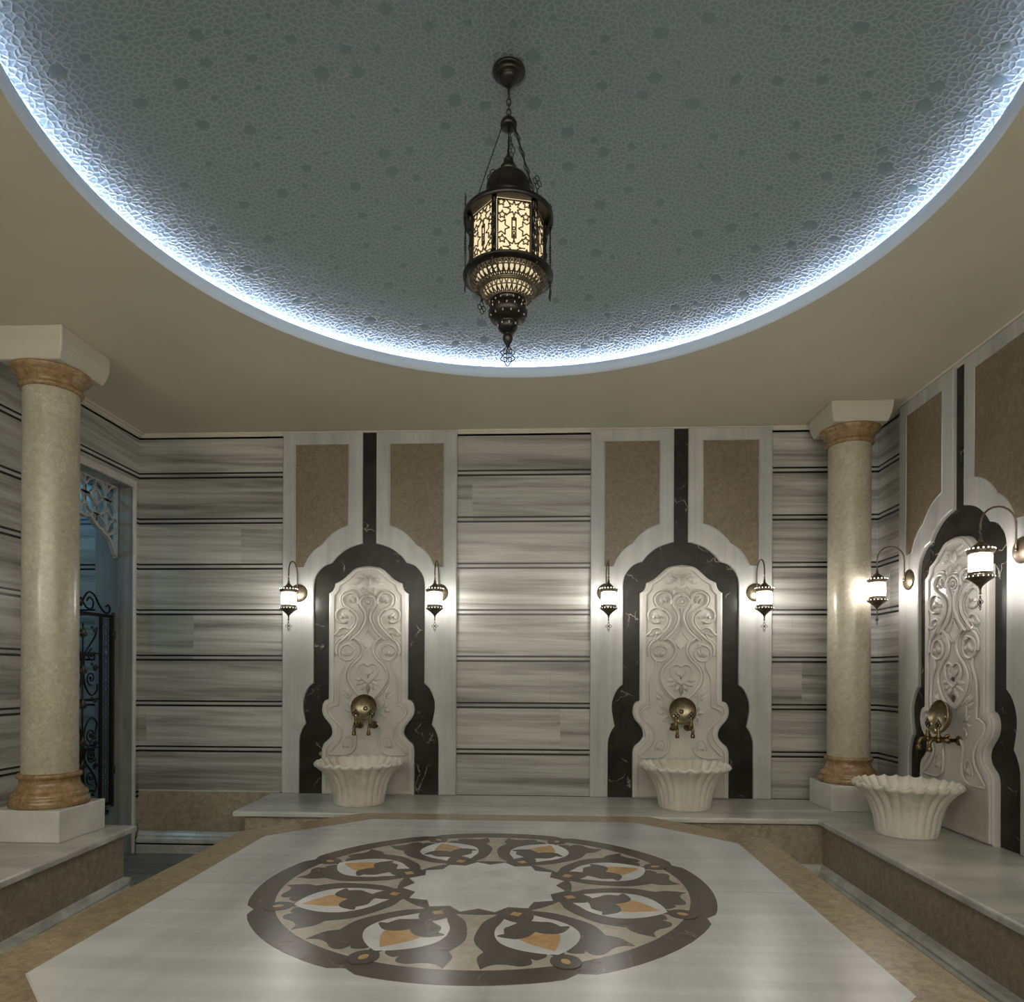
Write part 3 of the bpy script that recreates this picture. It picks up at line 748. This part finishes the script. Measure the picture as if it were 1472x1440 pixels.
# ------------------------------------------------------------------ hanging lantern
LX, LY = -.137, 2.4933
hl = tag(empty('hanging_lantern', (LX, LY, 0)), 'large bronze Ottoman lantern with lit patterned glass hanging from the dome', 'lantern')
ax_ = APEX
m = MB(); m.lathe([(.058, 0), (.060, -.006), (.058, -.012), (.053, -.014), (.047, -.0142), (.047, -.022), (.044, -.0245), (.036, -.025), (.035, -.030), (.032, -.040), (.022, -.046), (.014, -.056), (.008, -.062)], (0, 0, ax_ + .001), 40); m.build('canopy', M['bronze'], hl)
m = MB(); m.tube([(0, 0, ax_ - .058), (0, 0, ax_ - .105)], .005, 8); z = ax_ - .103
for k in range(4):
    a = k % 2 * pi / 2
    m.tube([(.0075 * cos(j * pi / 6) * cos(a), .0075 * cos(j * pi / 6) * sin(a), z - .012 + .014 * sin(j * pi / 6)) for j in range(12)], .0026, 6, True); z -= .019
m.build('suspension_rod', M['rust'], hl)
ZH = 3.346
m = MB(); m.lathe([(.004, .022), (.012, .018), (.026, .010), (.031, -.002), (.029, -.014), (.018, -.018), (.01, -.018)], (0, 0, ZH), 24); m.tube([(0, 0, z), (0, 0, ZH + .015)], .004, 6); m.build('chain_hub', M['bronze'], hl)
for ang in (200, 320, 80):
    a = R(ang); p0 = Vector((.024 * cos(a), .024 * sin(a), ZH - .012)); p1 = Vector((.13 * cos(a), .13 * sin(a), 3.012))
    d_ = p1 - p0; L_ = d_.length; d_.normalize(); side = d_.cross(Vector((cos(a), sin(a), 0))).normalized()
    m = MB(); m.tube([p0, p1], .0013, 5)
    for f in (.06, .28, .5, .72, .92): m.tube([p0 + d_ * (L_ * f + .006 * sin(j * pi / 4)) + side * .004 * cos(j * pi / 4) for j in range(8)], .0015, 5, True)
    for f in (.17, .39, .61, .82):
        P = []
        for j in range(24):
            q = j * pi / 12; rr = .019 + .004 * cos(4 * q); P.append(p0 + d_ * (L_ * f + rr * 1.45 * cos(q)) + side * (rr * .62 * sin(q)))
        m.tube(P, .0017, 5, True)
        for s_ in (-1, 1): m.tube([p0 + d_ * (L_ * f + s_ * .012 + .009 * cos(j * pi / 4)) + side * .006 * sin(j * pi / 4) for j in range(8)], .0013, 4, True)
    m.build('chain', M['bronze'], hl)
m = MB(); m.lathe([(.130, 3.006), (.11, 3.02), (.078, 3.030), (.076, 3.045), (.082, 3.060), (.084, 3.068), (.081, 3.072), (.083, 3.10), (.080, 3.120), (.071, 3.138), (.055, 3.150), (.036, 3.157), (.022, 3.160), (.022, 3.166), (.030, 3.172), (.030, 3.186), (.020, 3.196), (.015, 3.200), (.019, 3.206), (.018, 3.214), (.009, 3.226), (.004, 3.242), (.0025, 3.26), (.002, 3.335)], seg=40)
m.build('dome_cap', M['bronze'], hl)
HB, HT = 2.790, 2.994
m = MB(); m.lathe([(.10, HT + .001), (.150, HT), (.160, HT - .012), (.164, HT - .012), (.165, HT + .006), (.150, HT + .016), (.10, HT + .018)], seg=56); m.build('top_disc', M['bronze'], hl)
m = MB(); m.lathe([(.100, HB), (.158, HB), (.165, HB - .004), (.165, HB - .010), (.158, HB - .014), (.132, HB - .016), (.1, HB - .014)], seg=56); m.build('lower_disc', M['bronze'], hl)
HR = .135; ang0 = R(252.6)
hv = [(HR * cos(ang0 + k * pi / 3), HR * sin(ang0 + k * pi / 3)) for k in range(6)]
for k in range(6):
    A = Vector((*hv[k], 0)); B = Vector((*hv[(k + 1) % 6], 0)); dd = (B - A); W = dd.length; dd.normalize(); nn_ = Vector((dd.y, -dd.x, 0))
    if nn_.dot(A) < 0: nn_ = -nn_
    m = MB(); q0 = A * .975; q1 = B * .975
    m.v += [(q0.x, q0.y, HB), (q1.x, q1.y, HB), (q1.x, q1.y, HT), (q0.x, q0.y, HT)]; i0 = [(v[0] * .97, v[1] * .97, v[2]) for v in m.v]; m.v += i0
    for q in ((0, 1, 2, 3), (4, 7, 6, 5), (0, 4, 5, 1), (1, 5, 6, 2), (2, 6, 7, 3), (3, 7, 4, 0)): m.face(q)
    g = m.build('glass_pane', M['glow_l'], hl)
    m = MB()
    Hh = HT - HB; w0, w1 = .010, W - .010
    def pt(u, v): 
        p = A * .985 + dd * u; return (p.x, p.y, HB + v)
    def seg_(a, b_, r_=.0024): m.tube([pt(*a), pt(*b_)], r_, 4)
    for a, b_ in (((w0, .006), (w1, .006)), ((w0, Hh - .006), (w1, Hh - .006)), ((w0, .006), (w0, Hh - .006)), ((w1, .006), (w1, Hh - .006))): seg_(a, b_, .0028)
    cu_, cv_ = W / 2, Hh / 2
    def stars(cx_, cy_, ro, ri, n=8, ph=0):
        P = [(cx_ + (ro if j % 2 == 0 else ri) * sin(pi * j / n + ph), cy_ + (ro if j % 2 == 0 else ri) * cos(pi * j / n + ph)) for j in range(2 * n)]
        P = [(min(max(u, w0), w1), min(max(v, .006), Hh - .006)) for u, v in P]
        for j in range(len(P)):
            if P[j] != P[(j + 1) % len(P)]: seg_(P[j], P[(j + 1) % len(P)])
        return P
    for cy_ in (.034, Hh - .034):
        P = stars(cu_, cy_, .026, .013)
        for j in range(0, 16, 2):                     # short bars off the star points
            a = pi * j / 8; q = (min(max(cu_ + .040 * sin(a), w0), w1), min(max(cy_ + .040 * cos(a), .006), Hh - .006)); seg_(P[j], q)
    for cx_ in (w0 + .012, w1 - .012):
        stars(cx_, cv_, .030, .016, 6, pi / 6); 
    for (u, v) in ((w0 + .016, .060), (w1 - .016, .060), (w0 + .016, Hh - .060), (w1 - .016, Hh - .060), (w0 + .012, .016), (w1 - .012, .016), (w0 + .012, Hh - .016), (w1 - .012, Hh - .016)):
        stars(u, v, .015, .007, 5)
    for v in (.070, .084, .100, Hh - .070): seg_((cu_ - .007, v), (cu_, v + .006)); seg_((cu_, v + .006), (cu_ + .007, v)); seg_((cu_ - .007, v), (cu_, v - .006)); seg_((cu_, v - .006), (cu_ + .007, v))
    seg_((cu_ - .007, .066), (cu_ - .007, Hh - .066)); seg_((cu_ + .007, .066), (cu_ + .007, Hh - .066))
    m.build('star_lattice', M['lattice'], g)
for k in range(6):
    a = ang0 + k * pi / 3; px, py = .143 * cos(a), .143 * sin(a)
    m = MB(); vx, vy = hv[k]
    prof = [(.009, HB), (.009, HB + .012), (.005, HB + .016)]
    for j in range(3):
        zz = HB + .022 + j * .058
        prof += [(.0055, zz), (.0085, zz + .004), (.0055, zz + .008), (.0085, zz + .013), (.0055, zz + .018), (.004, zz + .028), (.004, zz + .046)]
    prof += [(.009, HT - .010), (.009, HT)]
    prof = [p for p in prof if p[1] <= HT + 1e-6]
    m.lathe(prof, (vx * 1.03, vy * 1.03, 0), 10)
    m.box(vx - .006, vx + .006, vy - .006, vy + .006, HB, HT)
    # slender outer spindle from rim to rim
    m.tube([(px * 1.10, py * 1.10, HB - .004), (px * 1.10, py * 1.10, HT + .004)], .0028, 6)
    for j in range(7): m.ball((px * 1.10, py * 1.10, HB + .055 + j * .011), .005, 8, 4)
    m.ball((px * 1.10, py * 1.10, HB - .022), .005, 8, 5, 1.6)
    m.tube([(px * 1.10, py * 1.10, HT), (px * 1.10, py * 1.10, HT + .03)], .0022, 5)
    post = m.build('corner_post', M['bronze'], hl)
    m = MB(); q = Vector((px * 1.10, py * 1.10, 0)); s0 = Vector((-sin(a), cos(a), 0))
    for cz, up in ((HB - .052, 1), (HT + .052, 1)):
        for j in range(4):
            b_ = j * pi / 2; cc = (cos(b_) * .0105, sin(b_) * .014)
            P = []
            for i in range(10):
                t_ = i * pi / 5; o_ = s0 * (cc[0] + .0085 * cos(t_)); P.append((q.x + o_.x, q.y + o_.y, cz + cc[1] + .0095 * sin(t_)))
            m.tube(P, .0016, 5, True)
    m.build('filigree_ornament', M['bronze'], post)
# pierced basket
def basket(prof, n, r_, rings):
    m = MB()
    for s_ in (1, -1):
        for k in range(n):
            P = []
            for i, (rr, zz) in enumerate(cr(prof, 4)):
                a = 2 * pi * (k + s_ * .9 * i / (4 * (len(prof) - 1))) / n; P.append((rr * cos(a), rr * sin(a), zz))
            m.tube(P, r_, 5)
    for rr, zz, th in rings: m.tube([(rr * cos(2 * pi * k / 48), rr * sin(2 * pi * k / 48), zz) for k in range(48)], th, 6, True)
    return m
basket([(.138, 2.778), (.134, 2.764), (.120, 2.748), (.098, 2.738)], 40, .0030, [(.138, 2.778, .005), (.131, 2.760, .0024), (.112, 2.744, .0024), (.098, 2.737, .006)]).build('upper_basket', M['copper'], hl)
basket([(.095, 2.735), (.094, 2.722), (.084, 2.707), (.066, 2.698)], 30, .0028, [(.096, 2.732, .005), (.090, 2.714, .0022), (.066, 2.697, .0045)]).build('lower_basket', M['copper'], hl)
m = MB(); m.lathe([(.001, 2.785), (.118, 2.783), (.112, 2.762), (.086, 2.744), (.078, 2.726), (.056, 2.708), (.001, 2.706)], seg=32, caps=False); m.build('inner_glass', M['glow_l'], hl)
m = MB(); m.lathe([(.064, 2.712), (.060, 2.706), (.058, 2.694), (.062, 2.690), (.069, 2.683), (.073, 2.670), (.071, 2.654), (.060, 2.641), (.044, 2.635), (.036, 2.633), (.036, 2.628), (.0375, 2.620), (.034, 2.607), (.024, 2.596), (.015, 2.592), (.013, 2.588), (.018, 2.582), (.019, 2.574), (.014, 2.560), (.006, 2.548), (.003, 2.540)], seg=40)
bl = m.build('bottom_bulb', M['bronze'], hl); bl.location.z = -.013
m = MB()
for rr, zz, n in ((.0735, 2.672, 16), (.0665, 2.648, 14), (.0595, 2.701, 16), (.038, 2.618, 9)):
    for k in range(n): a = 2 * pi * k / n; m.ball((rr * cos(a), rr * sin(a), zz), .0030, 6, 4, 1.5)
m.build('pierced_holes', M['beige'], bl)
m = MB()
cz = 2.500
P = [(.024 * sin(pi * t_) * (1 + .25 * cos(6 * pi * t_)) * s_, 0, cz + .040 - .080 * t_) for s_ in (1,) for t_ in [k / 20 for k in range(21)]]
P2 = [(-x, y, z_) for x, y, z_ in P[::-1]]
m.tube(P, .0018, 5); m.tube(P2, .0018, 5)
for dx, dz in ((0, .016), (0, -.016), (.009, 0), (-.009, 0), (.008, .014), (-.008, .014), (.008, -.014), (-.008, -.014)): m.tube([(dx + .0065 * cos(k * pi / 5), 0, cz + dz + .0085 * sin(k * pi / 5)) for k in range(10)], .0014, 5, True)
m.build('pendant_ornament', M['bronze'], hl)

# ------------------------------------------------------------------ lattice spandrel in the doorway
FX = -3.18
half_o = [(4.935, 2.19), (4.915, 2.215), (4.89, 2.26), (4.86, 2.305), (4.82, 2.335), (4.775, 2.350), (4.765, 2.365), (4.73, 2.375), (4.69, 2.395), (4.65, 2.43), (4.625, 2.44), (4.59, 2.425), (4.53, 2.44), (4.467, 2.475)]
full_o = half_o + [(2 * 4.467 - y, z_) for y, z_ in half_o[::-1][1:]]
poly_o = full_o + [(3.999, 2.713), (4.935, 2.713)]
def inside(y, z_, P):
    c_ = False; j = len(P) - 1
    for i in range(len(P)):
        if (P[i][1] > z_) != (P[j][1] > z_) and y < (P[j][0] - P[i][0]) * (z_ - P[i][1]) / (P[j][1] - P[i][1]) + P[i][0]: c_ = not c_
        j = i
    return c_
m = MB()
def strip(P, w_=.011, th=.012, closed=False):         # flat band in the doorway plane
    n = len(P); rows = []
    for i in range(n):
        a = P[(i - 1) % n] if closed or i else P[i]; b_ = P[(i + 1) % n] if closed or i < n - 1 else P[i]
        dx, dy = b_[0] - a[0], b_[1] - a[1]; l_ = hypot(dx, dy) or 1; nx, ny = -dy / l_ * w_, dx / l_ * w_
        rows.append([(FX - th, P[i][0] + nx, P[i][1] + ny), (FX + th, P[i][0] + nx, P[i][1] + ny), (FX + th, P[i][0] - nx, P[i][1] - ny), (FX - th, P[i][0] - nx, P[i][1] - ny)])
    m.grid(rows, closed_u=True, closed_v=closed, smooth=False)
strip(poly_o, .010, .016, True)
for cy_ in [4.467 + .1175 * i for i in range(-4, 5)]:
    odd = round((cy_ - 4.467) / .1175) % 2
    for cz_, rr in (((2.713, .125), (2.47, .125)) if odd else ((2.59, .125), (2.35, .115))):
        run = []
        for k in range(61):
            a = 2 * pi * k / 60; p_ = (cy_ + rr * cos(a), cz_ + rr * sin(a))
            if inside(*p_, poly_o): run.append(p_)
            else:
                if len(run) > 2: strip(run, .0075, .011)
                run = []
        if len(run) > 2: strip(run, .0075, .011)
    zs = [z_ for z_ in [2.15 + .02 * k for k in range(29)] if inside(cy_, z_, poly_o)]
    if len(zs) > 2: strip([(cy_, z_) for z_ in zs], .007, .0105)
tag(m.build('lattice_screen', M['fret']), 'grey pierced lattice spandrel hanging across the top of the doorway', 'lattice screen')

# ------------------------------------------------------------------ iron gate
GX = -3.19
gt = tag(empty('iron_gate', (GX, 4.925, 0)), 'black wrought iron gate with scrolls in the left doorway', 'gate')
def gy(y): return y - 4.925
G0, G1 = .37, 1.765
m = MB(); m.box(-.007, .007, gy(4.914), gy(4.932), G0 - .02, G1 + .02); m.build('hinge_post', M['rust'], gt)
m = MB()
for z_ in (.62, 1.62): m.lathe([(.016, -.03), (.016, .03)], (.0, .004, z_), 10)
m.build('hinge', M['rust'], gt)
m = MB()
for y0_, y1_ in ((4.884, 4.912), (4.768, 4.800), (4.24, 4.27)): m.box(-.004, .004, gy(y0_), gy(y1_), G0, G1)
m.box(-.006, .006, gy(4.24), gy(4.912), G1 - .024, G1); m.box(-.006, .006, gy(4.24), gy(4.912), G0, G0 + .024)
for z_ in (1.47, 1.145, .80): m.box(-.004, .004, gy(4.27), gy(4.755), z_, z_ + .012)
m.build('frame', M['iron'], gt)
m = MB()
for k in range(20):
    z_ = G0 + .05 + k * .067; yc = gy(4.842)
    m.tube([(0, yc + .022 * cos(j * pi / 5), z_ + .026 * sin(j * pi / 5)) for j in range(10)], .0035, 5, True)
    m.ball((0, yc + .02, z_ + .034), .007, 6, 4); m.ball((0, yc - .02, z_ + .034), .007, 6, 4)
m.build('side_chain_band', M['gilt'], gt)
def spiral(m, y, z_, r0, turns, a0, sgn, rad=.0055, lead=None):
    P = []
    for k in range(int(24 * turns) + 1):
        t_ = k / (24 * turns); a = a0 + sgn * 2 * pi * turns * t_; rr = r0 * (1 - .82 * t_); P.append((0, gy(y) + rr * cos(a), z_ + rr * sin(a)))
    if lead: P = [(0, gy(a), b_) for a, b_ in lead] + P
    m.tube(P, rad, 6); m.ball(P[-1], rad * 1.9, 8, 5)
YC = 4.59
m = MB()
m.tube([(0, gy(YC), G0 + .02), (0, gy(YC), G1 - .08)], .006, 6)
for s_ in (1, -1):
    for zc_, f in ((1.36, 1), (.84, -1), (.66, 1)):
        m.tube([(0, gy(YC + s_ * a), zc_ + f * b_) for a, b_ in cr([(.15, .30), (.13, .24), (.08, .18), (.03, .12), (.012, .04), (.012, -.04), (.03, -.12), (.09, -.18), (.15, -.15), (.155, -.10)], 4)], .0065, 6)
        spiral(m, YC + s_ * .10, zc_ + f * .10, .048, 1.3, pi / 2, s_)
        spiral(m, YC + s_ * .09, zc_ - f * .06, .050, 1.3, -pi / 2, -s_)
        spiral(m, YC + s_ * .135, zc_ + f * .01, .026, 1.2, 0, s_)
m.build('scrollwork', M['iron'], gt)
m = MB()
for zc_ in (1.62, 1.36, 1.12, .86, .70):
    m.ball((0, gy(YC), zc_), .018, 8, 6, 2.2)
    for s_ in (1, -1): m.ball((0, gy(YC + s_ * .026), zc_ - .01), .013, 8, 5, 1.5); m.ball((0, gy(YC + s_ * .13), zc_ + .02), .015, 8, 5); m.ball((0, gy(YC + s_ * .10), zc_ + .04), .011, 8, 5)
m.build('leaf_rosettes', M['gilt'], gt)
m = MB()
for s_ in (1, -1):
    yy = lambda a: 4.57 + s_ * a
    m.tube([(0, gy(yy(a)), b_) for a, b_ in cr([(.0, 1.80), (.03, 1.86), (.08, 1.905), (.14, 1.89), (.19, 1.83), (.24, 1.785), (.29, 1.775), (.315, 1.805), (.295, 1.835), (.27, 1.82)], 4)], .007, 6)
    m.tube([(0, gy(yy(a)), b_) for a, b_ in cr([(.0, 1.86), (.05, 1.80), (.11, 1.79), (.13, 1.84), (.09, 1.87), (.06, 1.84)], 4)], .006, 6)
m.build('crest_scrolls', M['iron'], gt)
m = MB(); spiral(m, 4.86, .325, .03, 1.2, pi / 2, 1); spiral(m, 4.60, .325, .03, 1.2, pi / 2, -1); m.build('lower_curls', M['iron'], gt)

# corridor lamp (blue light beyond the doorway)
cl = tag(MB().lathe([(.12, 0), (.12, .03), (.10, .05), (.001, .052)][::-1] and [(.001, 0), (.12, .002), (.12, .05), (.001, .05)], (-4.3, 4.1, 2.948), 24, caps=False).build('ceiling_lamp', M['led_blue']), 'blue glowing lamp on the corridor ceiling beyond the doorway', 'lamp')

# ------------------------------------------------------------------ camera
cam = bpy.data.cameras.new('camera'); co = bpy.data.objects.new('camera', cam); COL.objects.link(co)
cam.sensor_width = 36; cam.sensor_fit = 'HORIZONTAL'; cam.lens = 983.05 / 1472 * 36
cam.shift_x = 0; cam.shift_y = (970.76 - 720) / 1472
psi = .0466; roll = .0043
co.matrix_world = Matrix.Translation((0, 0, 1.332)) @ Matrix.Rotation(psi, 4, 'Z') @ Matrix.Rotation(pi / 2, 4, 'X') @ Matrix.Rotation(roll, 4, 'Z')
cam.clip_start = .05
scn.camera = co

w = bpy.data.worlds.new('world'); scn.world = w; w.use_nodes = True
w.node_tree.nodes['Background'].inputs[0].default_value = (1.0, .96, .82, 1); w.node_tree.nodes['Background'].inputs[1].default_value = 4.2
scn.view_settings.view_transform = 'Standard'; scn.view_settings.look = 'None'; scn.view_settings.gamma = 1
scn.view_settings.exposure = 0.22
cy_ = scn.cycles
cy_.use_denoising = True; cy_.max_bounces = 10; cy_.diffuse_bounces = 7; cy_.glossy_bounces = 4; cy_.sample_clamp_indirect = 8; cy_.caustics_reflective = False; cy_.caustics_refractive = False
